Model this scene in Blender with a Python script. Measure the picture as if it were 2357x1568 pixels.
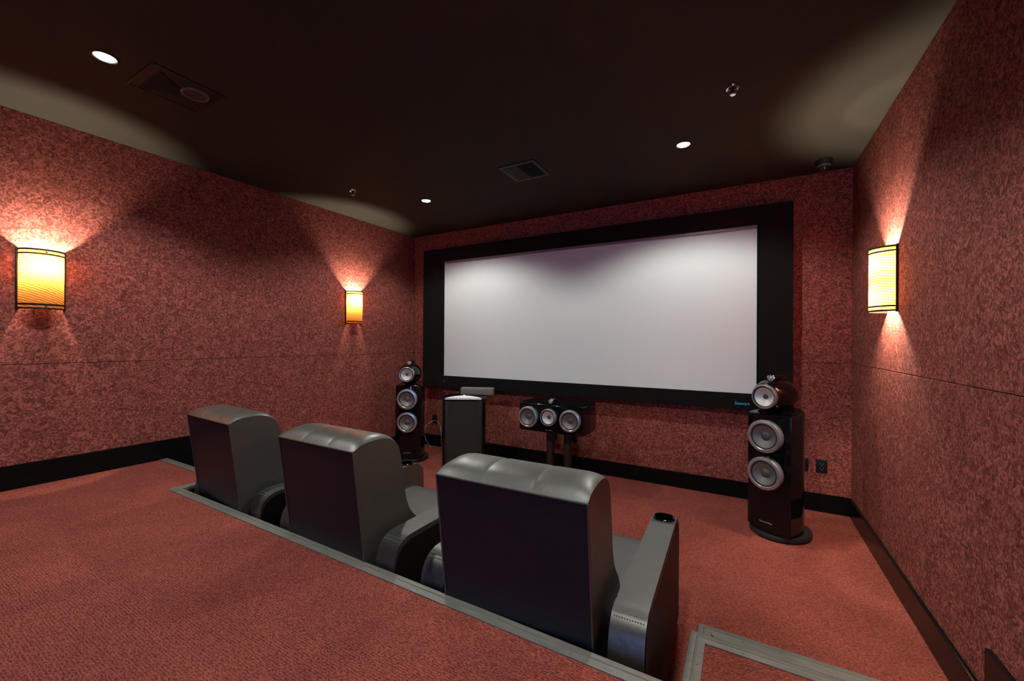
import bpy, bmesh, math, random
from mathutils import Vector, Matrix
random.seed(7)
PI = math.pi
for o in list(bpy.data.objects): bpy.data.objects.remove(o)
SC = bpy.context.scene
COL = SC.collection

# ------------------------------------------------------------------ camera
FPX, YAW, PITCH, ROLL = 936.557, 0.518, 0.002, 0.0059
EYE = 1.5
F = Vector((-math.sin(YAW)*math.cos(PITCH), math.cos(YAW)*math.cos(PITCH), math.sin(PITCH)))
R = Vector((math.cos(YAW), math.sin(YAW), 0)); U = R.cross(F)
R2 = R*math.cos(ROLL)+U*math.sin(ROLL); U2 = -R*math.sin(ROLL)+U*math.cos(ROLL)
cam_data = bpy.data.cameras.new('camera'); cam = bpy.data.objects.new('camera', cam_data); COL.objects.link(cam)
cam.matrix_world = Matrix(((R2.x, U2.x, -F.x, 0), (R2.y, U2.y, -F.y, 0), (R2.z, U2.z, -F.z, EYE), (0, 0, 0, 1)))
cam_data.sensor_width = 36; cam_data.lens = FPX/2357*36; cam_data.clip_start = .02
SC.camera = cam

# ------------------------------------------------------------------ world, exposure
SC.view_settings.view_transform = 'Standard'; SC.view_settings.look = 'None'
SC.view_settings.gamma = 1; SC.view_settings.use_curve_mapping = False
SC.view_settings.exposure = 0.0
w = bpy.data.worlds.new('world'); SC.world = w; w.use_nodes = True
w.node_tree.nodes['Background'].inputs[0].default_value = (.25, .45, 1, 1)
w.node_tree.nodes['Background'].inputs[1].default_value = .02

# room numbers (metres)
XL, XR, YF, YB, ZC = -4.246, .817, 4.524, -3.3, 3.03
P = .4955          # platform height
YE = 1.272         # platform front edge
BH = .158          # baseboard height
SEAM = 1.3235
DOWN_W = 118.0     # downlight power
BULB_W = 112.0

# daylight through the doorway at the back of the room
ld = bpy.data.lights.new('doorway_daylight', 'AREA'); ld.shape = 'RECTANGLE'; ld.size = .86; ld.size_y = 1.9
ld.energy = 50; ld.color = (.22, .42, 1.0)
lo = bpy.data.objects.new('doorway_daylight', ld); COL.objects.link(lo)
lo.location = (-.05, YB-.12, P+1.02); lo.rotation_euler = (PI/2, 0, 0)

# ------------------------------------------------------------------ materials
def mat(name, col=(.5, .5, .5), rough=.5, metal=0, spec=.5, coat=0, coat_rough=.05, emit=None, es=0, sheen=0):
    m = bpy.data.materials.new(name); m.use_nodes = True
    b = m.node_tree.nodes['Principled BSDF']
    b.inputs['Base Color'].default_value = (*col, 1); b.inputs['Roughness'].default_value = rough
    b.inputs['Metallic'].default_value = metal; b.inputs['Specular IOR Level'].default_value = spec
    b.inputs['Coat Weight'].default_value = coat; b.inputs['Coat Roughness'].default_value = coat_rough
    b.inputs['Sheen Weight'].default_value = sheen
    if emit: b.inputs['Emission Color'].default_value = (*emit, 1); b.inputs['Emission Strength'].default_value = es
    return m
def N(m, t, **kw):
    n = m.node_tree.nodes.new(t)
    for k, v in kw.items():
        if k in n.inputs.keys(): n.inputs[k].default_value = v
        else: setattr(n, k, v)
    return n
def L(m, a, b): m.node_tree.links.new(a, b)
def ramp(m, stops, interp='LINEAR'):
    r = N(m, 'ShaderNodeValToRGB'); e = r.color_ramp.elements; r.color_ramp.interpolation = interp
    while len(e) < len(stops): e.new(.5)
    for i, (p, c) in enumerate(stops): e[i].position = p; e[i].color = (*c, 1)
    return r
def bump(m, h, strength, dist):
    b = N(m, 'ShaderNodeBump'); b.inputs['Strength'].default_value = strength; b.inputs['Distance'].default_value = dist
    L(m, h, b.inputs['Height']); L(m, b.outputs[0], m.node_tree.nodes['Principled BSDF'].inputs['Normal'])
def objco(m, scale=(1, 1, 1), rot=(0, 0, 0)):
    t = N(m, 'ShaderNodeTexCoord'); mp = N(m, 'ShaderNodeMapping')
    mp.inputs['Scale'].default_value = scale; mp.inputs['Rotation'].default_value = rot
    L(m, t.outputs['Object'], mp.inputs[0]); return mp.outputs[0]
def noise(m, vec, scale, detail=2, rough=.5, dist=0):
    n = N(m, 'ShaderNodeTexNoise'); n.inputs['Scale'].default_value = scale; n.inputs['Detail'].default_value = detail
    n.inputs['Roughness'].default_value = rough; n.inputs['Distortion'].default_value = dist
    L(m, vec, n.inputs['Vector']); return n

def wall_material():
    m = mat('red_patterned_wall_fabric', rough=.9, spec=.1); b = m.node_tree.nodes['Principled BSDF']
    co = objco(m)
    n1 = noise(m, co, 32, 2.0, .55, 2.0)
    r = ramp(m, [(.36, (.128, .034, .028)), (.50, (.232, .066, .054)), (.64, (.42, .128, .104))])
    L(m, n1.outputs['Fac'], r.inputs[0])
    n2 = noise(m, co, 260, 2, .6, 0)
    r2 = ramp(m, [(.3, (.72, .72, .72)), (.7, (1.18, 1.15, 1.12))]); L(m, n2.outputs['Fac'], r2.inputs[0])
    mx = N(m, 'ShaderNodeMix'); mx.data_type = 'RGBA'; mx.blend_type = 'MULTIPLY'; mx.inputs[0].default_value = 1
    L(m, r.outputs[0], mx.inputs[6]); L(m, r2.outputs[0], mx.inputs[7]); L(m, mx.outputs[2], b.inputs['Base Color'])
    bump(m, n1.outputs['Fac'], .2, .003)
    return m
def carpet_material():
    m = mat('rust_red_loop_carpet', rough=.95, spec=.1); b = m.node_tree.nodes['Principled BSDF']
    t = N(m, 'ShaderNodeTexCoord')
    wr = noise(m, t.outputs['Object'], 25, 1, .5, 0)
    add = N(m, 'ShaderNodeMixRGB'); add.blend_type = 'ADD'; add.inputs[0].default_value = .012
    L(m, t.outputs['Object'], add.inputs[1]); L(m, wr.outputs['Color'], add.inputs[2])
    mp = N(m, 'ShaderNodeMapping'); mp.inputs['Scale'].default_value = (110, 210, 110); L(m, add.outputs[0], mp.inputs[0])
    v = N(m, 'ShaderNodeTexNoise'); v.inputs['Scale'].default_value = 1; v.inputs['Detail'].default_value = 1.5
    L(m, mp.outputs[0], v.inputs['Vector'])
    wv = N(m, 'ShaderNodeTexWave'); wv.bands_direction = 'Y'; wv.inputs['Scale'].default_value = 36; wv.inputs['Distortion'].default_value = 3.5
    wv.inputs['Detail'].default_value = 1; wv.inputs['Detail Scale'].default_value = 3; L(m, t.outputs['Object'], wv.inputs['Vector'])
    mf = N(m, 'ShaderNodeMath'); mf.operation = 'MULTIPLY_ADD'; mf.inputs[1].default_value = .16; L(m, wv.outputs['Fac'], mf.inputs[0])
    sb = N(m, 'ShaderNodeMath'); sb.operation = 'SUBTRACT'; sb.inputs[1].default_value = .08; L(m, v.outputs['Fac'], sb.inputs[0]); L(m, sb.outputs[0], mf.inputs[2])
    r = ramp(m, [(.30, (.12, .027, .021)), (.48, (.235, .057, .043)), (.68, (.35, .094, .073))]); L(m, mf.outputs[0], r.inputs[0])
    n3 = noise(m, t.outputs['Object'], 2.2, 3, .6, .3)
    r3 = ramp(m, [(.3, (.84, .84, .84)), (.7, (1.1, 1.1, 1.1))]); L(m, n3.outputs['Fac'], r3.inputs[0])
    mx = N(m, 'ShaderNodeMix'); mx.data_type = 'RGBA'; mx.blend_type = 'MULTIPLY'; mx.inputs[0].default_value = 1
    L(m, r.outputs[0], mx.inputs[6]); L(m, r3.outputs[0], mx.inputs[7]); L(m, mx.outputs[2], b.inputs['Base Color'])
    bump(m, mf.outputs[0], .7, .006)
    return m
def ceiling_material():
    m = mat('dark_brown_ceiling_paint', (.032, .029, .025), .8, spec=.1)
    n = noise(m, objco(m), 220, 2); bump(m, n.outputs['Fac'], .12, .002); return m
def leather_material():
    m = mat('black_leather', (.041, .040, .033), .46, spec=.8, coat=.4, coat_rough=.33); b = m.node_tree.nodes['Principled BSDF']
    co = objco(m)
    n = noise(m, co, 9, 4, .6, .4); r = ramp(m, [(.3, (.42,)*3), (.7, (.56,)*3)]); L(m, n.outputs['Fac'], r.inputs[0]); L(m, r.outputs[0], b.inputs['Roughness'])
    v = N(m, 'ShaderNodeTexVoronoi'); v.inputs['Scale'].default_value = 420; L(m, co, v.inputs['Vector'])
    n2 = noise(m, co, 14, 3, .6, .8)
    ad = N(m, 'ShaderNodeMath'); ad.operation = 'MULTIPLY_ADD'; ad.inputs[1].default_value = .06
    L(m, v.outputs['Distance'], ad.inputs[0]); L(m, n2.outputs['Fac'], ad.inputs[2])
    bump(m, ad.outputs[0], .22, .008); return m
def aluminium_material():
    m = mat('brushed_aluminium_nosing', (.34, .33, .30), .58, metal=.4)
    n = noise(m, objco(m, (3, 60, 60)), 4, 3); b = m.node_tree.nodes['Principled BSDF']
    r = ramp(m, [(.3, (.15, .148, .13)), (.7, (.23, .228, .205))]); L(m, n.outputs['Fac'], r.inputs[0]); L(m, r.outputs[0], b.inputs['Base Color'])
    return m
def fabric_black():
    m = mat('black_velvet', (.006, .006, .007), .95, spec=.1, sheen=.05)
    n = noise(m, objco(m), 300, 2); bump(m, n.outputs['Fac'], .3, .001); return m
def shade_material():
    m = bpy.data.materials.new('amber_woven_shade'); m.use_nodes = True; nt = m.node_tree
    for n in list(nt.nodes): nt.nodes.remove(n)
    out = N(m, 'ShaderNodeOutputMaterial'); tr = N(m, 'ShaderNodeBsdfTranslucent'); df = N(m, 'ShaderNodeBsdfDiffuse'); mx = N(m, 'ShaderNodeMixShader')
    co = objco(m, (1, 1, 1)); wv = N(m, 'ShaderNodeTexWave'); wv.bands_direction = 'Z'; wv.inputs['Scale'].default_value = 21; wv.inputs['Distortion'].default_value = 2.2; wv.inputs['Detail Scale'].default_value = 2.5
    mp = N(m, 'ShaderNodeMapping'); mp.inputs['Rotation'].default_value = (.42, 0, 0); L(m, co, mp.inputs[0]); L(m, mp.outputs[0], wv.inputs['Vector'])
    r = ramp(m, [(.1, (.075, .024, .003)), (.9, (.19, .075, .014))]); L(m, wv.outputs['Fac'], r.inputs[0])
    L(m, r.outputs[0], tr.inputs[0]); df.inputs[0].default_value = (.6, .38, .16, 1)
    mx.inputs[0].default_value = .15; L(m, tr.outputs[0], mx.inputs[1]); L(m, df.outputs[0], mx.inputs[2]); L(m, mx.outputs[0], out.inputs[0]); return m
def cone_material(name, col, rough):
    m = mat(name, col, rough, metal=.35)
    b = m.node_tree.nodes['Principled BSDF']
    return m

M = dict(wall=wall_material(), carpet=carpet_material(), ceiling=ceiling_material(), leather=leather_material(), alu=aluminium_material(),
    velvet=fabric_black(), shade=shade_material(),
    base=mat('glossy_black_skirting', (.005, .005, .005), .22, spec=.12),
    panel=mat('dark_side_upholstery', (.012, .008, .007), .5, spec=.15), backing=mat('dull_black_backing', (.012, .015, .020), .42, spec=.3),
    thread=mat('grey_stitching', (.22, .20, .17), .6),
    gloss=mat('piano_black_lacquer', (.004, .004, .005), .07, spec=.38),
    matte=mat('matte_black', (.015, .015, .015), .55),
    rubber=mat('black_rubber', (.02, .02, .02), .6),
    ring=mat('spun_chrome_ring', (.50, .50, .52), .27, metal=.75),
    steel=mat('polished_trim', (.75, .74, .72), .15, metal=1),
    woofer=cone_material('grey_bass_cone', (.17, .165, .155), .40), mid=cone_material('silver_midrange_cone', (.62, .60, .57), .45),
    cap=mat('dark_dust_cap', (.10, .10, .10), .45, metal=.3), dome=mat('pale_tweeter_dome', (.55, .52, .5), .3, metal=.4),
    screen=mat('white_projection_screen', (.75, .79, .79), .9, spec=.1),
    lit_return=mat('mauve_lit_underside', (.22, .17, .20), .35),  # screen light on the frame's velvet underside, put into the colour
    cloth=mat('charcoal_speaker_cloth', (.034, .034, .034), .9, spec=.1), white=mat('white_panel', (.8, .8, .8), .35),
    bronze=mat('dark_bronze', (.022, .013, .009), .5, metal=.3, spec=.3), chromed=mat('chrome', (.8, .78, .76), .1, metal=1),
    bulb=mat('lit_lamp_glass', (1, 1, 1), .5, emit=(1, .96, .88), es=40), plastic=mat('black_plastic', (.008, .008, .008), .5, spec=.25),
    cyan=mat('cyan_lettering', (.06, .50, .75), .4), letter=mat('silver_lettering', (.7, .68, .66), .35, metal=.4),
    blue=mat('blue_indicator', (.1, .3, 1), .3, emit=(.1, .35, 1), es=6), lcd=mat('pale_blue_display', (.5, .8, 1), .3, emit=(.45, .75, 1), es=1.2),
    grey=mat('grey_box_cloth', (.16, .15, .155), .85), cable=mat('silver_cable', (.45, .38, .34), .35, metal=.4), glass=mat('smoked_dome', (.01, .01, .012), .04, coat=1),
    trimblk=mat('black_painted_frame', (.01, .01, .01), .6, spec=.2), daylight=mat('doorframe_paint', (.03, .02, .018), .4),
    lint=mat('white_lint', (.8, .8, .8), .8))

# ------------------------------------------------------------------ mesh helpers
def sharp(bm, ang=35):
    for f in bm.faces: f.smooth = f.calc_area() < .05
    for e in bm.edges:
        if len(e.link_faces) == 2 and e.calc_face_angle(0) > math.radians(ang): e.smooth = False
def obj(name, bm, m, parent=None, ang=35, recalc=True):
    if recalc: bmesh.ops.recalc_face_normals(bm, faces=bm.faces)
    sharp(bm, ang); me = bpy.data.meshes.new(name); bm.to_mesh(me); bm.free()
    me.materials.append(m); o = bpy.data.objects.new(name, me); COL.objects.link(o)
    if parent: o.parent = parent
    return o
def tag(o, label, cat, group=None):
    o['label'] = label; o['category'] = cat
    if group: o['group'] = group
    return o
def thing(name, label, cat, loc=(0, 0, 0), rz=0, group=None):
    o = bpy.data.objects.new(name, None); COL.objects.link(o); o.location = loc; o.rotation_euler = (0, 0, rz)
    o.empty_display_size = .1; return tag(o, label, cat, group)
def struct(name, bm, m, ang=35): o = obj(name, bm, m, None, ang); o['kind'] = 'structure'; return o
def box(bm, a, b, bev=0, seg=2, mx=None):
    t = bmesh.new(); r = bmesh.ops.create_cube(t, size=1)
    s = [b[i]-a[i] for i in range(3)]; c = [(a[i]+b[i])/2 for i in range(3)]
    for v in t.verts: v.co = Vector([v.co[i]*s[i]+c[i] for i in range(3)])
    if bev: bmesh.ops.bevel(t, geom=t.edges[:], offset=bev, segments=seg, profile=.5, affect='EDGES')
    if mx: bmesh.ops.transform(t, matrix=mx, verts=t.verts)
    me = bpy.data.meshes.new('t'); t.to_mesh(me); t.free(); bm.from_mesh(me); bpy.data.meshes.remove(me); return bm
def lathe(bm, prof, mx=None, seg=40, close=False):
    """prof: list of (radius, height) turned about Z; mx places it"""
    mx = mx or Matrix(); rows = []
    for r, h in prof:
        if r < 1e-6: rows.append([bm.verts.new(mx @ Vector((0, 0, h)))])
        else: rows.append([bm.verts.new(mx @ Vector((r*math.cos(2*PI*i/seg), r*math.sin(2*PI*i/seg), h))) for i in range(seg)])
    pairs = list(zip(rows, rows[1:])) + ([(rows[-1], rows[0])] if close else [])
    for a, b in pairs:
        for i in range(seg):
            j = (i+1) % seg
            if len(a) == 1 and len(b) == 1: continue
            if len(a) == 1: bm.faces.new((a[0], b[j], b[i]))
            elif len(b) == 1: bm.faces.new((a[i], a[j], b[0]))
            else: bm.faces.new((a[i], a[j], b[j], b[i]))
    return bm
def prism(bm, poly, lo_, hi, plane='yz', bev=0, seg=2):
    """extrude a 2-D polygon; plane 'yz' extrudes along x, 'xy' along z, 'xz' along y"""
    t = bmesh.new()
    def P3(p, h): return {'yz': (h, p[0], p[1]), 'xy': (p[0], p[1], h), 'xz': (p[0], h, p[1])}[plane]
    A = [t.verts.new(P3(p, lo_)) for p in poly]; B = [t.verts.new(P3(p, hi)) for p in poly]
    fa = t.faces.new(A); fb = t.faces.new(B[::-1])
    for i in range(len(poly)): j = (i+1) % len(poly); t.faces.new((A[j], A[i], B[i], B[j]))
    if bev: bmesh.ops.bevel(t, geom=list(set(fa.edges[:]+fb.edges[:])), offset=bev, segments=seg, profile=.5, affect='EDGES')
    me = bpy.data.meshes.new('t'); t.to_mesh(me); t.free(); bm.from_mesh(me); bpy.data.meshes.remove(me); return bm
def tube(bm, pts, r, seg=10):
    pts = [Vector(p) for p in pts]; rows = []
    up = Vector((0, 0, 1))
    for i, p in enumerate(pts):
        d = (pts[min(i+1, len(pts)-1)]-pts[max(i-1, 0)]).normalized()
        a = d.cross(up)
        if a.length < .1: a = d.cross(Vector((1, 0, 0)))
        a.normalize(); b = d.cross(a).normalized()
        rows.append([bm.verts.new(p+r*(math.cos(2*PI*k/seg)*a+math.sin(2*PI*k/seg)*b)) for k in range(seg)])
    for x, y in zip(rows, rows[1:]):
        for k in range(seg): bm.faces.new((x[k], x[(k+1) % seg], y[(k+1) % seg], y[k]))
    bm.faces.new(rows[0][::-1]); bm.faces.new(rows[-1]); return bm
def bez(p0, p1, p2, p3, n=14):
    P_ = [Vector(p) for p in (p0, p1, p2, p3)]
    return [(1-t)**3*P_[0]+3*(1-t)**2*t*P_[1]+3*(1-t)*t*t*P_[2]+t**3*P_[3] for t in [i/n for i in range(n+1)]]
def facing(loc, d=(0, -1, 0)):
    """matrix whose +Z points along d"""
    q = Vector(d).normalized().to_track_quat('Z', 'Y'); return Matrix.Translation(loc) @ q.to_matrix().to_4x4()
def copy_tree(o, parent=None):
    c = o.copy(); COL.objects.link(c); c.parent = parent
    for ch in list(o.children): copy_tree(ch, c)
    return c
def lettering(name, text, size, m, parent, mx, extrude=.0008):
    cu = bpy.data.curves.new(name, 'FONT'); cu.body = text; cu.size = size; cu.extrude = extrude; cu.align_x = 'CENTER'; cu.align_y = 'CENTER'
    t = bpy.data.objects.new(name, cu); COL.objects.link(t)
    bpy.context.view_layer.update()
    me = bpy.data.meshes.new_from_object(t.evaluated_get(bpy.context.evaluated_depsgraph_get()))
    bpy.data.objects.remove(t); me.materials.clear(); me.materials.append(m); me.transform(mx)
    o = bpy.data.objects.new(name, me); COL.objects.link(o); o.parent = parent; return o

# ------------------------------------------------------------------ the room
T = .12
struct('floor', box(bmesh.new(), (XL-T, YB-T, -.12), (XR+T, YF+T, 0)), M['carpet'])
struct('ceiling', box(bmesh.new(), (XL-T, YB-T, ZC), (XR+T, YF+T, ZC+.12)), M['ceiling'])
def panelled(name, lo_, hi, axis):
    """fabric wall: two upholstered panels with a fine joint at SEAM, on a backing board"""
    bm = bmesh.new(); g = .0015
    a, b = list(lo_), list(hi); face = {'+x': 0, '-x': 0, '+y': 1, '-y': 1}[axis]
    for z0, z1 in ((0, SEAM-g), (SEAM+g, ZC)):
        p, q = list(a), list(b); p[2] = z0; q[2] = z1
        if axis[0] == '+': p[face] = b[face]-.012
        else: q[face] = a[face]+.012
        box(bm, p, q, .0025, 2)
    p, q = list(a), list(b)
    if axis[0] == '+': q[face] = b[face]-.012
    else: p[face] = a[face]+.012
    box(bm, p, q); return struct(name, bm, M['wall'])
panelled('wall_left', (XL-T, YB, 0), (XL, YF, ZC), '+x')
panelled('wall_right', (XR, YB, 0), (XR+T, YF, ZC), '-x')
panelled('wall_front', (XL, YF, 0), (XR, YF+T, ZC), '-y')
bm = bmesh.new(); DX0, DX1, DZ = -.5, .4, P+2.08
box(bm, (XL, YB-T, 0), (DX0, YB, ZC)); box(bm, (DX1, YB-T, 0), (XR, YB, ZC)); box(bm, (DX0, YB-T, DZ), (DX1, YB, ZC)); box(bm, (DX0, YB-T, 0), (DX1, YB, P))
struct('wall_back', bm, M['wall'])
bm = bmesh.new()
for x0, x1 in ((DX0-.07, DX0), (DX1, DX1+.07)): box(bm, (x0, YB, P), (x1, YB+.02, DZ+.07), .003)
box(bm, (DX0, YB, DZ), (DX1, YB+.02, DZ+.07), .003)
struct('door_1', bm, M['daylight'])

# platform (raised rear floor) with a deeper strip along the left wall
XN = -3.30; YN = 1.548
struct('floor_platform', prism(bmesh.new(), [(XL, YB), (XR, YB), (XR, YE-.004), (XN, YE+.012), (XN, YN), (XL, YN)], 0, P-.004, 'xy'), M['carpet'])
# aluminium nosings: top flange with a groove, rounded nose, short drop
NOSE = [(-.052, .000), (-.052, .004), (-.026, .0055), (-.024, .003), (-.021, .003), (-.019, .0058), (-.002, .0058), (.004, .003), (.006, -.003), (.006, -.020), (.002, -.020), (.002, -.004), (-.010, -.004)]
def nosing(name, p, q, out, zt, m0=0, m1=0, flange=.052):
    """p,q: 2-D ends of the edge; out: outward unit vector; m0/m1 mitre sign at each end"""
    bm = bmesh.new(); p = Vector(p); q = Vector(q); d = (q-p).normalized(); out = Vector(out)
    rows = []
    for e, s in ((p, -m0), (q, m1)):
        rows.append([bm.verts.new((*(e+out*y+d*(s*y)), zt+z-.004)) for y, z in [(-flange if y0 < -.05 else y0, z0) for y0, z0 in NOSE]])
    n = len(NOSE)
    for i in range(n): j = (i+1) % n; bm.faces.new((rows[0][i], rows[0][j], rows[1][j], rows[1][i]))
    bm.faces.new(rows[0][::-1]); bm.faces.new(rows[1])
    L_ = (q-p).length; k = .18
    while k < L_-.05:
        c = p+d*k-out*.036
        lathe(bm, [(0, .0022), (.0028, .0018), (.0035, 0)], Matrix.Translation((c.x, c.y, zt+.0008)), 10); k += .33
    return struct(name, bm, M['alu'])
nosing('trim_1', (XN, YE+.012), (XR-.022, YE-.004), (0, 1), P, m0=-1)
nosing('trim_2', (XL+.022, YN), (XN, YN), (0, 1), P, m1=1)
nosing('trim_3', (XN, YN), (XN, YE+.012), (1, 0), P, m0=1, m1=-1)
# two steps down on the right
SX = -.178
S1Z, S1Y, S2Z, S2Y = .330, 1.803, .165, 2.128
for i, (z, y, y0) in enumerate(((S1Z, S1Y, YE-.004), (S2Z, S2Y, S1Y-.004))):
    o = struct('step', box(bmesh.new(), (SX+.002, y0 if i else y0, 0), (XR, y-.004, z-.004)), M['carpet'])
    nosing('trim_%d' % (4+2*i), (SX, y), (XR-.022, y), (0, 1), z, m0=1, flange=(.052, .10)[i])
    nosing('trim_%d' % (5+2*i), (SX, y), (SX, y0+.01), (-1, 0), z, m0=1)
# skirting
BT = .02
bm = bmesh.new(); box(bm, (XL+BT, YF-BT, 0), (XR-BT, YF, BH), .003); struct('baseboard_front', bm, M['base'])
bm = bmesh.new(); box(bm, (XL, YB, P), (XL+BT, 1.76, P+BH), .003); box(bm, (XL, YN, 0), (XL+BT, 2.15, P-.004), .003); box(bm, (XL, 2.15, 0), (XL+BT, YF, BH), .003)
struct('baseboard_left', bm, M['base'])
bm = bmesh.new(); box(bm, (XR-BT, S2Y, 0), (XR, YF, BH), .003); box(bm, (XR-BT, S1Y, S2Z), (XR, 2.235, .349), .003)
box(bm, (XR-BT, YE, S1Z), (XR, S1Y+.10, .515), .003); box(bm, (XR-BT, YB, P), (XR, YE+.05, P+BH), .003)
struct('baseboard_right', bm, M['base'])

# ------------------------------------------------------------------ projection screen
FY = 4.424
sc = thing('projection_screen', 'very wide pale projection screen in a broad black velvet frame on the front wall', 'projection screen', (-1.80, YF, .864))
def sobj(name, bm, m, ang=35):
    bmesh.ops.translate(bm, verts=bm.verts, vec=-Vector(sc.location)); return obj(name, bm, m, sc, ang)
ox0, ox1, oz0, oz1 = -3.985, .384, .864, 2.782
ix0, ix1, iz0, iz1 = -3.695, .128, 1.018, 2.604
bm = bmesh.new()
box(bm, (ox0, FY, iz1), (ox1, YF, oz1), .003); box(bm, (ox0, FY, oz0), (ox1, YF, iz0), .003)
box(bm, (ox0, FY, iz0), (ix0, YF, iz1)); box(bm, (ix1, FY, iz0), (ox1, YF, iz1))
sobj('frame', bm, M['velvet'])
sy = FY+.035
for x0, x1 in ((ix0, -3.628), (.104, ix1)): sobj('side_masking', box(bmesh.new(), (x0, sy-.012, iz0), (x1, sy, iz1), .001), M['velvet'])
sobj('screen_surface', box(bmesh.new(), (ix0, sy, iz0), (ix1, YF-.01, iz1)), M['screen'])
sobj('lit_frame_underside', box(bmesh.new(), (-3.60, sy-.022, 2.577), (.104, sy, iz1), .002), M['lit_return'])  # added strip standing in for the frame's underside, lit by the screen
MF = Matrix(((1, 0, 0, 0), (0, 0, -1, 0), (0, 1, 0, 0), (0, 0, 0, 1)))   # XY text -> facing -Y
lettering('maker_lettering', 'Stewart', .040, M['cyan'], sc, Matrix.Translation((-.012+1.80, FY-YF-.002, .924-.864)) @ MF, .001)
bm = bmesh.new(); lathe(bm, [(0, .004), (.007, .003), (.009, 0)], facing((-3.60, FY, .945)), 16); sobj('badge', bm, M['ring'])

# ------------------------------------------------------------------ recliners
def curve_interp(pts, n):
    out = []
    m = len(pts)
    for i in range(m-1):
        p0, p1, p2, p3 = pts[max(i-1, 0)], pts[i], pts[i+1], pts[min(i+2, m-1)]
        for k in range(n):
            t = k/n
            out.append(tuple(.5*((2*p1[a])+(-p0[a]+p2[a])*t+(2*p0[a]-5*p1[a]+4*p2[a]-p3[a])*t*t+(-p0[a]+3*p1[a]-3*p2[a]+p3[a])*t**3) for a in (0, 1)))
    out.append(pts[-1]); return out
TOP = curve_interp([(-.126, 1.008), (-.088, 1.036), (-.03, 1.052), (.04, 1.052), (.10, 1.034), (.142, .995), (.160, .94), (.172, .88), (.186, .80), (.200, .71), (.235, .63), (.295, .56), (.328, .49), (.330, .42)], 4)
REAR = [(.10, .30), (-.036, .30), (-.080, .65)]
WB = .292
def backrest_bm():
    bm = bmesh.new(); xs = [0, .004, .012, .028, .055]
    st = [(-WB+x, 1-x/.055) for x in xs]
    st += [(-.20, 0), (-.15, 0), (-.118, .0), (-.104, -1), (-.099, -2), (-.094, -1), (-.08, 0), (-.04, 0), (0, 0), (.04, 0), (.08, 0), (.094, -1), (.099, -2), (.104, -1), (.118, 0), (.15, 0), (.20, 0)]
    st += [(WB-x, 1-x/.055) for x in xs[::-1]]
    rows = []
    for x, e in st:
        row = []
        for i, (y, z) in enumerate(TOP):
            cy, cz = .05, .62
            if e > 0: k = 1-.040*e**2.6*min(1, i/8)      # rounded ends, not at the rear seam
            elif e < 0: k = 1+.002*e*min(1, i/3)*(1 if i < 24 else 0)
            else: k = 1+.002*min(1, i/4)
            row.append(bm.verts.new((x, cy+(y-cy)*k, cz+(z-cz)*k)))
        for y, z in REAR: row.append(bm.verts.new((x, y, z)))
        rows.append(row)
    n = len(rows[0])
    for a, b in zip(rows, rows[1:]):
        for i in range(n): j = (i+1) % n; bm.faces.new((a[i], a[j], b[j], b[i]))
    bm.faces.new(rows[0][::-1]); bm.faces.new(rows[-1]); return bm
AI, AO = .331, .445
ARM = [(-.030, .04), (-.036, .30), (-.036, .44), (-.031, .50), (-.016, .552), (.010, .583), (.045, .600), (.10, .606), (.30, .606), (.60, .602), (.86, .600), (.92, .594), (.958, .575), (.978, .54), (.984, .49), (.985, .04)]
def arm_mesh(side):
    s = -1; bm = bmesh.new(); pts = curve_interp(ARM, 3)
    prism(bm, pts, min(s*AI, s*AO), max(s*AI, s*AO), 'yz', .011, 3)
    a = obj('armrest', bm, M['leather'])
    c = obj('cutter', lathe(bmesh.new(), [(0, -.08), (.045, -.08), (.045, .05), (0, .05)], Matrix.Translation((s*(AI+AO)/2, .865, .60)), 32), M['gloss'])
    md = a.modifiers.new('cut', 'BOOLEAN'); md.object = c; md.operation = 'DIFFERENCE'; md.solver = 'EXACT'
    bpy.context.view_layer.update()
    me = bpy.data.meshes.new_from_object(a.evaluated_get(bpy.context.evaluated_depsgraph_get()))
    a.modifiers.clear(); a.data = me; bpy.data.objects.remove(c)
    while len(me.materials) > 1: me.materials.pop()
    if side > 0: me.transform(Matrix.Scale(-1, 4, (1, 0, 0))); me.flip_normals()
    return a
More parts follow.
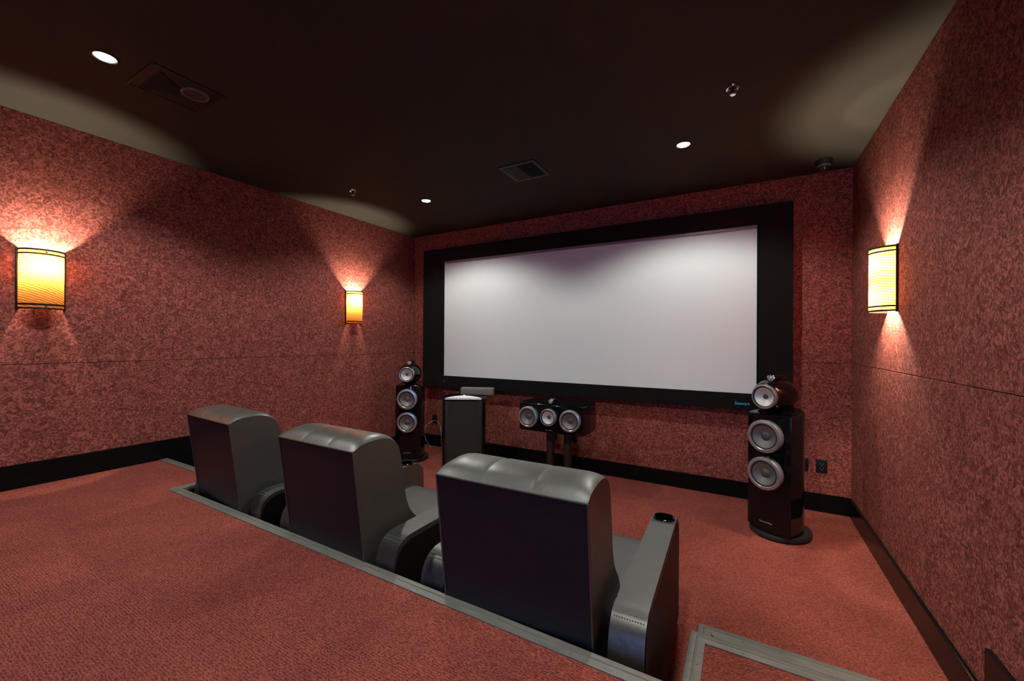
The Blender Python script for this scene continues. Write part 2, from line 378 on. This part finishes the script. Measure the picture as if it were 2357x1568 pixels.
def make_recliner():
    t = thing('recliner', '', 'recliner')
    obj('backrest', backrest_bm(), M['leather'], t, 40)
    bm = bmesh.new(); e = .003
    tube(bm, [(-WB, -.126-e, 1.006), (WB, -.126-e, 1.006)], .0042, 8)
    for s in (-1, 1): tube(bm, [(s*WB, -.126-e, 1.006), (s*WB, -.080-e, .65), (s*WB, -.036-e, .30)], .0036, 8)
    obj('piping', bm, M['leather'], t)
    # rear panel slightly inset in the frame of piping
    bm = bmesh.new(); ys = [(-.128, .998), (-.082, .65), (-.040, .31)]
    A = [bm.verts.new((-WB+.006, y, z)) for y, z in ys]; B = [bm.verts.new((WB-.006, y, z)) for y, z in ys]
    C = [bm.verts.new((-WB+.006, y+.004, z)) for y, z in ys]; D = [bm.verts.new((WB-.006, y+.004, z)) for y, z in ys]
    for i in (0, 1):
        bm.faces.new((A[i], A[i+1], B[i+1], B[i])); bm.faces.new((D[i], D[i+1], C[i+1], C[i])); bm.faces.new((A[i], C[i], C[i+1], A[i+1])); bm.faces.new((B[i+1], D[i+1], D[i], B[i]))
    bm.faces.new((A[0], B[0], D[0], C[0])); bm.faces.new((A[2], C[2], D[2], B[2]))
    obj('back_panel', bm, M['backing'], t)
    # seat cushion
    bm = bmesh.new(); sp = curve_interp([(.20, .30), (.20, .44), (.26, .465), (.45, .462), (.70, .470), (.83, .466), (.885, .445), (.905, .40), (.905, .30)], 4)
    prism(bm, sp, -AI+.004, AI-.004, 'yz', .02, 3); obj('seat', bm, M['leather'], t, 50)
    bm = bmesh.new(); box(bm, (-AI+.006, .875, .06), (AI-.006, .925, .295), .02, 3); obj('footrest', bm, M['leather'], t)
    bm = bmesh.new(); box(bm, (-AI+.01, .02, .03), (AI-.01, .87, .30), .01); obj('base', bm, M['matte'], t)
    for s in (-1, 1):
        a = arm_mesh(s); a.parent = t
        bm = bmesh.new(); cx = s*(AI+AO)/2
        lathe(bm, [(.0425, .004), (.046, .006), (.0515, .004), (.053, -.002), (.0445, -.002)], Matrix.Translation((cx, .865, .602)), 36, close=True)
        lathe(bm, [(.0445, 0), (.043, -.074), (.036, -.078), (0, -.078), (0, -.0785), (.0447, -.0785)], Matrix.Translation((cx, .865, .602)), 36, close=True)
        obj('cup_holder', bm, M['gloss'], a)
        bm = bmesh.new()                                     # seams across the arm's rear bend
        for dy, yy, zz in ((0, .012, .5875), (0, .028, .5955)):
            x0, x1 = sorted((s*(AI+.008), s*(AO-.008)))
            k = x0
            while k < x1-.004:
                box(bm, (k, yy-.0012, zz-.0012), (k+.005, yy+.0012, zz+.0014)); k += .0085
        obj('stitching', bm, M['thread'], a)
        bm = bmesh.new(); xs = s*(AO+.0005)
        prism(bm, [(-.022, .045), (-.026, .43), (-.02, .50), (-.004, .545), (.02, .568), (.07, .586), (.60, .584), (.90, .578), (.945, .56), (.965, .52), (.972, .46), (.972, .045)], min(xs, xs+s*.003), max(xs, xs+s*.003), 'yz', .001, 1)
        obj('side_panel', bm, M['panel'], a)
    for x in (-.3, .3):
        for y in (.06, .82): obj('foot', lathe(bmesh.new(), [(0, 0), (.022, 0), (.02, .03), (0, .03)], Matrix.Translation((x, y, 0)), 16), M['rubber'], t)
    return t
rec = make_recliner()
spots = [(-.724, 1.346, .03, 'black leather recliner nearest the steps, its bare right arm showing an empty cup holder', 'r'),
         (-1.775, 1.342, -.015, 'black leather recliner in the middle of the row of three', 'm'),
         (-2.83, 1.362, -.06, 'black leather recliner nearest the left wall, farthest from the steps', 'l')]
for i, (x, y, a, lab, _) in enumerate(spots):
    r_ = rec if i == 0 else copy_tree(rec)
    r_.location = (x, y, 0); r_.rotation_euler = (0, 0, a); r_.scale = ((1.02, 1, .985), (.98, 1, 1), (1, 1, 1.008))[i]; r_['label'] = lab; r_['group'] = 'leather recliners facing the screen'

# ------------------------------------------------------------------ loudspeaker parts (local: faces -Y)
def driver(par, x, y, z, r, rc, conem, capm, d=(0, -1, 0), rcap=.045, name='bass_driver', fins=0):
    """chrome ring, sunken cone and dust cap; ring radius r, cone radius rc"""
    mx = facing((x, y, z), d)
    rg = obj(name, lathe(bmesh.new(), [(rc, -.012), (rc+.003, .006), (rc+.007, .010), (r-.014, .009), (r-.004, .006), (r, -.004), (r, -.02), (r*.97, -.045), (rc, -.045)], mx, 64, close=True), M['ring'], par, 25)
    obj('surround', lathe(bmesh.new(), [(rc+.001, .002), (rc-.002, .006), (rc-.006, .005), (rc-.009, -.001), (rc-.009, -.006), (rc+.001, -.006)], mx, 56, close=True), M['rubber'], rg)
    dep = -.026
    obj('cone', lathe(bmesh.new(), [(rc-.008, 0), (rc*.6, dep*.45), (rcap*.8, dep), (rcap*.8, dep-.004), (rc-.008, -.006)], mx, 64, close=True), conem, rg)
    if capm: obj('dust_cap', lathe(bmesh.new(), [(0, dep+rcap*.42), (rcap*.5, dep+rcap*.33), (rcap*.85, dep+.006), (rcap, dep), (rcap, dep-.01), (0, dep-.01)], mx, 36), capm, rg)
    return rg
def tweeter(par, x, y, z, r=.026, ln=.20):
    mx = facing((x, y, z))
    b = obj('tweeter_housing', lathe(bmesh.new(), [(r*.9, 0), (r, -.006), (r*1.0, -.03), (r*.9, -.08), (r*.55, -ln*.75), (r*.15, -ln), (0, -ln)], mx, 32), M['gloss'], par)
    obj('rim', lathe(bmesh.new(), [(r*.78, .001), (r*.85, .005), (r*.98, .003), (r*1.03, -.006), (r*.78, -.004)], mx, 32, close=True), M['chromed'], b)
    obj('dome', lathe(bmesh.new(), [(0, .007), (r*.22, .006), (r*.42, .001), (r*.5, -.004), (r*.8, -.004), (r*.85, -.001), (r*.85, -.008), (0, -.008)], mx, 28), M['dome'], b)
    return b
def plan(w0, d0, zr):
    """D-shaped plan: gently curved front, sides sweeping back into a rounded tail"""
    pts = []
    for i in range(13): t = -1+2*i/12; pts.append((t*w0*.92, -d0*(1-.20*t*t)))
    for i in range(1, 15):
        a = i/15*PI; pts.append((w0*math.cos(a)*(1 if a < PI else 1), -d0*.62+ (zr+d0*.62)*math.sin(a)**.75))
    return pts
def make_tower():
    t = thing('tower_speaker', '', 'loudspeaker')
    # plinth
    bm = bmesh.new(); rows = []
    for s, z in ((.97, .008), (1, .014), (1, .034), (.985, .042), (.93, .043)):
        rows.append([bm.verts.new((.205*s*math.cos(a), .01+.235*s*math.sin(a)*(1 if math.sin(a) > 0 else .93), z)) for a in [2*PI*i/56 for i in range(56)]])
    for a, b in zip(rows, rows[1:]):
        for i in range(56): j = (i+1) % 56; bm.faces.new((a[i], a[j], b[j], b[i]))
    bm.faces.new(rows[0][::-1]); bm.faces.new(rows[-1]); obj('plinth', bm, M['matte'], t)
    for x, y in ((-.14, -.12), (.14, -.12), (-.12, .15), (.12, .15)): obj('foot', lathe(bmesh.new(), [(0, 0), (.014, 0), (.014, .010), (0, .010)], Matrix.Translation((x, y, 0)), 14), M['rubber'], t)
    # cabinet
    bm = bmesh.new(); rows = []
    for s, z in ((.93, .043), (.93, .062), (1.0, .066), (1.0, .30), (1.0, .60), (1.0, .925), (.985, .942), (.95, .950), (.86, .952)):
        rows.append([bm.verts.new((x*s, y*s, z+(0 if z < .9 else max(0, y+.05)*.12))) for x, y in plan(.172, .195, .19)])
    n = len(rows[0])
    for a, b in zip(rows, rows[1:]):
        for i in range(n): j = (i+1) % n; bm.faces.new((a[i], a[j], b[j], b[i]))
    bm.faces.new(rows[0][::-1]); bm.faces.new(rows[-1]); cab = obj('cabinet', bm, M['gloss'], t, 30)
    lettering('nameplate_lettering', 'Bowers & Wilkins', .0125, M['letter'], cab, Matrix.Translation((0, -.1965, .125)) @ MF)
    for z in (.785, .502): driver(t, 0, -.226, z, .125, .094, M['woofer'], M['cap'], rcap=.037)
    # turbine-shaped head
    hd = obj('midrange_head', lathe(bmesh.new(), [(.086, .140), (.100, .138), (.114, .115), (.127, .07), (.132, .01), (.128, -.06), (.112, -.13), (.086, -.19), (.05, -.235), (.02, -.255), (0, -.258)], facing((-.012, -.045, 1.085)), 56), M['gloss'], t)
    obj('neck', lathe(bmesh.new(), [(.0, .93), (.062, .93), (.055, .965), (.06, .99), (0, .99)], Matrix.Translation((0, .0, 0)), 32), M['gloss'], t)
    driver(t, -.012, -.205, 1.085, .094, .080, M['mid'], M['cap'], rcap=.020, name='midrange_driver')
    tweeter(t, 0, -.13, 1.228, .028, .25)
    obj('tweeter_mount', box(bmesh.new(), (-.008, -.09, 1.19), (.008, .03, 1.215), .003), M['gloss'], t)
    obj('rear_fin', box(bmesh.new(), (-.006, .19, 1.075), (.006, .245, 1.083), .002), M['steel'], t)
    # speaker leads looping from the back
    for k in range(3): obj('cable', tube(bmesh.new(), bez((.02*k-.02, .185, .24), (.02*k-.02, .28+.02*k, .24), (.01, .28+.02*k, .04), (.01, .20, .10), 12), .0035, 6), M['cable'], t)
    return t
tw = make_tower(); A28 = math.radians(28)
tw.location = (.248, 3.846, 0); tw.rotation_euler = (0, 0, -math.radians(30))
tw['label'] = 'glossy black tower speaker standing near the right wall beside the wall outlets'
tl = copy_tree(tw); tl.location = (-3.668, 3.872, 0); tl.rotation_euler = (0, 0, A28)
tl['label'] = 'glossy black tower speaker in the left front corner next to the subwoofer'
for o in (tw, tl): o['group'] = 'tower speakers either side of the screen'

# centre speaker on its stand
CY = 3.86
cs = thing('center_speaker', 'low black centre speaker with three silver drivers on a two-post stand', 'loudspeaker', (-1.745, CY, .555))
bm = bmesh.new()
pl_ = [(-.355, 0), (-.30, -.012), (0, -.018), (.30, -.012), (.355, 0), (.366, .03), (.372, .20), (.36, .40), (.33, .43), (-.33, .43), (-.36, .40), (-.372, .20), (-.366, .03)]
prism(bm, pl_, 0, .290, 'xy', .010, 3); cb = obj('cabinet', bm, M['gloss'], cs, 30)
lettering('nameplate_lettering', 'Bowers & Wilkins', .0105, M['letter'], cb, Matrix.Translation((.0, -.0195, .028)) @ MF)
driver(cs, -.235, -.044, .148, .112, .086, M['woofer'], M['cap'], rcap=.034)
driver(cs, .235, -.044, .148, .112, .086, M['woofer'], M['cap'], rcap=.034)
driver(cs, 0, -.046, .163, .090, .074, M['mid'], M['cap'], rcap=.022, name='midrange_driver')
tweeter(cs, 0, .02, .322, .026, .19)
obj('tweeter_mount', box(bmesh.new(), (-.01, .06, .288), (.01, .15, .303), .003), M['gloss'], cs)
st = thing('speaker_stand', 'black two-post stand holding up the centre speaker', 'stand', (-1.745, CY+.19, 0))
for x, y in ((-.075, -.0), (.125, .0)):
    p_ = obj('post', lathe(bmesh.new(), [(0, .02), (.042, .02), (.042, .545), (0, .545)], Matrix.Translation((x, y, 0)), 28), M['matte'], st)
obj('top_plate', box(bmesh.new(), (-.20, -.12, .540), (.20, .12, .555), .002), M['matte'], st)
obj('foot_plate', box(bmesh.new(), (-.24, -.16, 0), (.24, .16, .022), .004), M['matte'], st)

# subwoofer and the box on it
sw = thing('subwoofer', 'tall black subwoofer with a grey cloth front and a white control strip on top', 'subwoofer', (-2.868, 3.925, 0), math.radians(30))
bm = bmesh.new()
pts = [(-.250, .0), (-.245, -.17)]+[(.245*math.cos(PI+PI*i/14), -.17-.055*math.sin(PI*i/14)) for i in range(1, 14)]+[(.245, -.17), (.250, .0), (.235, .22), (-.235, .22)]
prism(bm, pts, .02, .845, 'xy', .008, 2); swc = obj('cabinet', bm, M['gloss'], sw)
bm = bmesh.new()
gp = [(-.208, -.19)]+[(-.208+.416*i/16, -.205-.042*math.sin(PI*i/16)) for i in range(17)]+[(.208, -.19)]
prism(bm, gp, .05, .818, 'xy', .006, 2); obj('grille', bm, M['cloth'], sw)
bm = bmesh.new()
cp = [(-.206, -.216)]+[(-.206+.412*i/18, -.222+.085*math.sin(PI*i/18)**.8) for i in range(19)]
rows = [[bm.verts.new((x, y-.02+(0 if i else 0), .846+.010+max(0, (y+.222))*.22)) for i, (x, y) in enumerate(cp)], [bm.verts.new((x, y-.02, .838)) for x, y in cp]]
bm.faces.new(rows[0]); bm.faces.new(rows[1][::-1])
for i in range(len(cp)): j = (i+1) % len(cp); bm.faces.new((rows[0][i], rows[0][j], rows[1][j], rows[1][i]))
pn = obj('control_panel', bm, M['white'], sw)
for i in range(7):
    x = -.12+.04*i
    obj('button', lathe(bmesh.new(), [(0, .004), (.006, .003), (.006, 0), (0, 0)], Matrix.Translation((x, -.215, .859)), 12), M['cap'], pn)
obj('display', box(bmesh.new(), (-.030, -.178, .862), (.030, -.158, .872), .002), M['lcd'], pn)
obj('indicator', lathe(bmesh.new(), [(0, .010), (.010, .007), (.014, 0), (0, 0)], Matrix.Translation((.0, -.135, .868)), 14), M['blue'], pn)
for x in (-.19, .19):
    for y in (-.15, .17): obj('foot', lathe(bmesh.new(), [(0, 0), (.02, 0), (.02, .02), (0, .02)], Matrix.Translation((x, y, 0)), 14), M['rubber'], sw)
bx = tag(obj('speaker_box', box(bmesh.new(), (-.20, -.055, 0), (.20, .055, .088), .012, 3), M['grey']), 'small grey flat box lying on top of the subwoofer', 'box')
bx.location = (-2.815, 4.10, .8465); bx.rotation_euler = (0, 0, math.radians(24))

# ------------------------------------------------------------------ sconces
def make_sconce():
    """local: wall plane x=0, shade bulges to +x, origin at its lower end"""
    t = thing('wall_sconce', '', 'wall lamp'); r = .108; H = .408; dx = .115
    def arc(rr, n=24): return [(rr/r*dx*math.sin(PI*i/n), -rr*math.cos(PI*i/n)) for i in range(n+1)]
    bm = bmesh.new(); rows = [[bm.verts.new((x, y, z)) for x, y in arc(r)] for z in (.006, H-.006)]
    for i in range(24): bm.faces.new((rows[0][i], rows[0][i+1], rows[1][i+1], rows[1][i]))
    obj('shade', bm, M['shade'], t)
    bm = bmesh.new()
    for z0, z1 in ((0, .011), (.029, .038), (H-.038, H-.029), (H-.011, H)):
        a, b = arc(r+.004), arc(r-.001); q = [[bm.verts.new((x, y, z)) for x, y in c] for c, z in ((a, z0), (a, z1), (b, z1), (b, z0))]
        for k in range(4):
            for i in range(24): bm.faces.new((q[k][i], q[k][i+1], q[(k+1) % 4][i+1], q[(k+1) % 4][i]))
    for y in (-r-.002, r+.002): box(bm, (0, y-.006, -.004), (.012, y+.006, H+.004), .001)
    fr = obj('frame', bm, M['bronze'], t)
    for z in (.020, H-.020): obj('stud', lathe(bmesh.new(), [(0, .006), (.005, .004), (.007, 0), (0, 0)], facing((dx+.004, 0, z), (1, 0, 0)), 12), M['chromed'], t)
    obj('back_plate', box(bmesh.new(), (0, -.035, .08), (.012, .035, H-.08), .002), M['bronze'], t)
    obj('socket', lathe(bmesh.new(), [(0, .12), (.016, .12), (.016, .20), (0, .20)], Matrix.Translation((.05, 0, 0)), 16), M['bronze'], t)
    obj('bulb', lathe(bmesh.new(), [(0, .200), (.010, .202), (.018, .225), (.022, .25), (.018, .275), (.008, .288), (0, .29)], Matrix.Translation((.05, 0, 0)), 20), M['bulb'], t)
    return t
sc0 = make_sconce()
def bulbs(o, mirrored, zs):
    for z, e in zs:
        l = bpy.data.lights.new('lamp_light', 'POINT'); l.energy = e; l.color = (1, .83, .60); l.shadow_soft_size = .019
        k = bpy.data.objects.new('lamp_light', l); COL.objects.link(k); k.parent = o; k.location = (.062, 0, z)
ZS = 1.700
places = [(XL, .835, 0, [(.292, BULB_W)], 'amber wall sconce on the left wall at the back, its shade seen almost face on'),
          (XL, 3.432, 0, [(.292, BULB_W)], 'amber wall sconce on the left wall close to the screen corner'),
          (XR, 3.432, PI, [(.300, BULB_W*.9), (.095, BULB_W*.6)], 'amber wall sconce on the right wall beside the screen, seen from the side'),
          (XR, .835, PI, [(.300, BULB_W*.9), (.095, BULB_W*.6)], 'amber wall sconce on the right wall above the platform')]
insts = [sc0]+[copy_tree(sc0) for _ in places[1:]]
for o, (x, y, rz, zs, lab) in zip(insts, places):
    o.location = (x, y, ZS); o.rotation_euler = (0, 0, rz); o['label'] = lab; o['group'] = 'half-round amber wall sconces'
    bulbs(o, rz, zs)

# ------------------------------------------------------------------ ceiling fittings
def make_downlight():
    t = thing('recessed_downlight', '', 'ceiling light')
    obj('trim_ring', lathe(bmesh.new(), [(.045, 0), (.050, -.005), (.062, -.003), (.065, 0)], Matrix(), 40, close=True), M['trimblk'], t)
    obj('lens', lathe(bmesh.new(), [(0, -.004), (.041, -.003), (.045, 0), (0, 0)], Matrix(), 36), M['bulb'], t)
    return t
dl = make_downlight()
dpos = [(-3.02, .818, 'lit recessed downlight over the platform next to the square ceiling speaker'),
        (-3.02, 3.388, 'lit recessed downlight near the left front corner of the ceiling'),
        (-.413, 3.386, 'lit recessed downlight in front of the right half of the screen'),
        (-.413, .818, 'lit recessed downlight above the recliner nearest the steps')]
di = [dl]+[copy_tree(dl) for _ in dpos[1:]]
for i, (o, (x, y, lab)) in enumerate(zip(di, dpos)):
    o.location = (x, y, ZC); o['label'] = lab; o['group'] = 'recessed ceiling downlights'
    l = bpy.data.lights.new('downlight_beam', 'SPOT'); l.energy = DOWN_W*(1.18 if y < 2 else .92); l.spot_size = math.radians(142.5); l.spot_blend = .4; l.color = (.98, 1, .93); l.shadow_soft_size = .045
    k = bpy.data.objects.new('downlight_beam', l); COL.objects.link(k); k.parent = o; k.location = (0, 0, -.012)

# square in-ceiling speaker
cx, cy, hw = -3.02, 1.142, .182
t = thing('ceiling_speaker', 'square black speaker recessed in the ceiling beside the rear left downlight', 'ceiling speaker', (cx, cy, ZC))
bm = bmesh.new()
for a, b in (((-hw, -hw, -.006), (hw, -hw+.012, 0)), ((-hw, hw-.012, -.006), (hw, hw, 0)), ((-hw, -hw+.012, -.006), (-hw+.012, hw-.012, 0)), ((hw-.012, -hw+.012, -.006), (hw, hw-.012, 0))): box(bm, a, b, .0015)
obj('frame', bm, M['plastic'], t)
obj('baffle', box(bmesh.new(), (-hw+.012, -hw+.012, -.003), (hw-.012, hw-.012, 0)), M['plastic'], t)
bm = bmesh.new(); prism(bm, [(-.13, -.15), (.02, -.04), (.02, .04), (-.13, .15)], -.0075, -.003, 'xy', .001, 1)
bmesh.ops.rotate(bm, verts=bm.verts, matrix=Matrix.Rotation(PI/2, 3, 'Z')); bmesh.ops.translate(bm, verts=bm.verts, vec=(-.02, 0, 0)); obj('horn', bm, M['velvet'], t)
obj('woofer', lathe(bmesh.new(), [(.060, -.012), (.066, -.014), (.072, -.011), (.074, -.003), (.058, -.003)], Matrix.Translation((.045, .075, 0)), 40, close=True), M['cap'], t)
obj('cone', lathe(bmesh.new(), [(0, -.0045), (.03, -.005), (.058, -.009), (.058, -.003), (0, -.003)], Matrix.Translation((.045, .075, 0)), 36), M['matte'], t)
obj('switch_plate', box(bmesh.new(), (-.115, .135, -.006), (-.085, .155, -.003), .001), M['bronze'], t)

# air vent
t = thing('air_vent', 'dark square louvred air vent in the ceiling in front of the screen', 'air vent', (-1.716, 3.226, ZC))
bm = bmesh.new(); h = .177
for a, b in (((-h, -h, -.008), (h, -h+.035, 0)), ((-h, h-.035, -.008), (h, h, 0)), ((-h, -h+.035, -.008), (-h+.035, h-.035, 0)), ((h-.035, -h+.035, -.008), (h, h-.035, 0))): box(bm, a, b, .003)
obj('frame', bm, mat('vent_grey', (.022, .019, .019), .6), t)
bm = bmesh.new()
for i in range(15):
    x = -.13+.26*i/14
    box(bm, (-.0012, -.135, -.011), (.0012, .135, .009), 0, 2, Matrix.Translation((x, 0, -.004)) @ Matrix.Rotation(.7 if i < 7 else -.7, 4, 'Y'))
obj('louvres', bm, M['matte'], t)
obj('duct_backing', box(bmesh.new(), (-.145, -.145, -.002), (.145, .145, 0)), M['velvet'], t)

# sprinklers
def make_sprinkler():
    t = thing('fire_sprinkler', '', 'fire sprinkler')
    obj('escutcheon', lathe(bmesh.new(), [(.022, -.002), (.030, -.012), (.037, -.010), (.040, 0), (.022, 0)], Matrix(), 32, close=True), M['steel'], t)
    bm = bmesh.new(); lathe(bm, [(0, -.032), (.006, -.032), (.009, -.01), (.009, 0), (0, 0)], Matrix(), 14)
    for s in (-1, 1): tube(bm, [(s*.009, 0, -.008), (s*.013, 0, -.022), (s*.006, 0, -.036), (0, 0, -.042)], .0022, 8)
    obj('sprinkler_head', bm, M['bronze'], t)
    obj('deflector', lathe(bmesh.new(), [(0, -.047), (.014, -.047), (.018, -.043), (.018, -.041), (0, -.042)], Matrix(), 20), M['steel'], t)
    return t
sp = make_sprinkler(); sp2 = copy_tree(sp)
sp.location = (-3.478, 2.80, ZC); sp.rotation_euler = (0, 0, .6); sp['label'] = 'small fire sprinkler in the ceiling near the left wall'
sp2.location = (-.063, 2.766, ZC); sp2['label'] = 'fire sprinkler in the ceiling towards the right wall'
for o in (sp, sp2): o['group'] = 'ceiling fire sprinklers'
# dome camera
t = thing('dome_camera', 'small black dome security camera in the front right corner of the ceiling', 'security camera', (.576, 4.245, ZC))
obj('base', lathe(bmesh.new(), [(0, 0), (.060, 0), (.060, -.012), (.052, -.036), (.044, -.040), (0, -.040)], Matrix(), 36), M['plastic'], t)
obj('collar', lathe(bmesh.new(), [(.038, -.040), (.044, -.040), (.044, -.052), (.038, -.054)], Matrix(), 32, close=True), M['cap'], t)
obj('dome', lathe(bmesh.new(), [(.038, -.050), (.037, -.062), (.030, -.078), (.018, -.088), (0, -.091), (0, -.05)], Matrix(), 32), M['glass'], t)

# ------------------------------------------------------------------ wall plates and leads
def plate(x, z, label, slots, w_=.082, h_=.115, grp='black wall plates low on the front wall'):
    t = thing('wall_outlet' if slots else 'wall_plate', label, 'wall outlet' if slots else 'wall plate', (x, YF, z), 0, grp)
    obj('cover_plate', box(bmesh.new(), (-w_/2, -.007, -h_/2), (w_/2, 0, h_/2), .002), M['plastic'], t)
    if slots:
        bm = bmesh.new()
        for dz in (.019, -.022):
            box(bm, (-.011, -.0085, dz-.003), (-.009, -.007, dz+.007)); box(bm, (.009, -.0085, dz-.003), (.011, -.007, dz+.007)); lathe(bm, [(0, .0015), (.003, .001), (.003, 0)], facing((0, -.007, dz-.011)), 10)
        obj('slots', bm, M['dome'], t)
    return t
plate(.606, .403, 'black double power outlet low on the front wall, right of the tower speaker', True)
plate(.484, .402, 'narrow blank black wall plate between the tower speaker and the power outlet', False, .05)
plate(-3.843, .382, 'black wall plate behind the gap between the left tower speaker and the subwoofer', False)
for i, (x, z, ll) in enumerate(((-1.982, .385, 'black plug adapter on the front wall seen between the stand posts'), (-1.727, .385, 'black plug adapter on the front wall right of the stand posts'))):
    t = thing('power_adapter', ll, 'power adapter', (x, YF, z), 0, 'plug adapters behind the centre speaker')
    obj('housing', box(bmesh.new(), (-.040, -.05, -.055), (.040, 0, .055), .008), M['plastic'], t)
    bm = bmesh.new()
    if i: tube(bm, bez((.01, -.03, -.05), (.03, -.03, -.12), (-.03, -.05, -.16), (-.04, -.05, -.23)), .003, 6); tube(bm, bez((.02, -.03, -.05), (.08, -.03, -.10), (.12, -.05, -.16), (.13, -.05, -.25)), .003, 6)
    else: tube(bm, bez((0, -.03, -.05), (.0, -.03, -.12), (.03, -.05, -.16), (.04, -.05, -.22)), .003, 6)
    obj('lead', bm, M['rubber'], t)
for pts_, r_w, nm, m_, lab, cat, grp in (
    (bez((-3.50, 4.42, .008), (-3.40, 4.10, .008), (-3.28, 4.30, .008), (-3.20, 4.06, .008)), .005, 'floor_cable', 'rubber', 'thicker black cable snaking over the carpet between left tower speaker and subwoofer', 'cable', 'black cables on the carpet'),
    (bez((-3.42, 4.44, .007), (-3.36, 4.30, .007), (-3.30, 4.40, .007), (-3.16, 4.22, .007)), .004, 'floor_cable', 'rubber', 'thinner black cable on the carpet nearest the front skirting behind the subwoofer', 'cable', 'black cables on the carpet'),
    (bez((-3.845, YF-.012, .36), (-3.97, 4.36, .32), (-3.92, 4.36, .12), (-3.80, 4.40, .006)), .004, 'speaker_wire', 'cable', 'pale wire drooping left from the wall plate behind the left tower speaker', 'wire', 'pale wires at the left wall plate'),
    (bez((-3.835, YF-.012, .36), (-3.55, 4.38, .40), (-3.64, 4.38, .14), (-3.60, 4.40, .006)), .004, 'speaker_wire', 'cable', 'pale wire looping right from the wall plate towards the subwoofer', 'wire', 'pale wires at the left wall plate')):
    tag(obj(nm, tube(bmesh.new(), pts_, r_w, 6), M[m_]), lab, cat, grp)
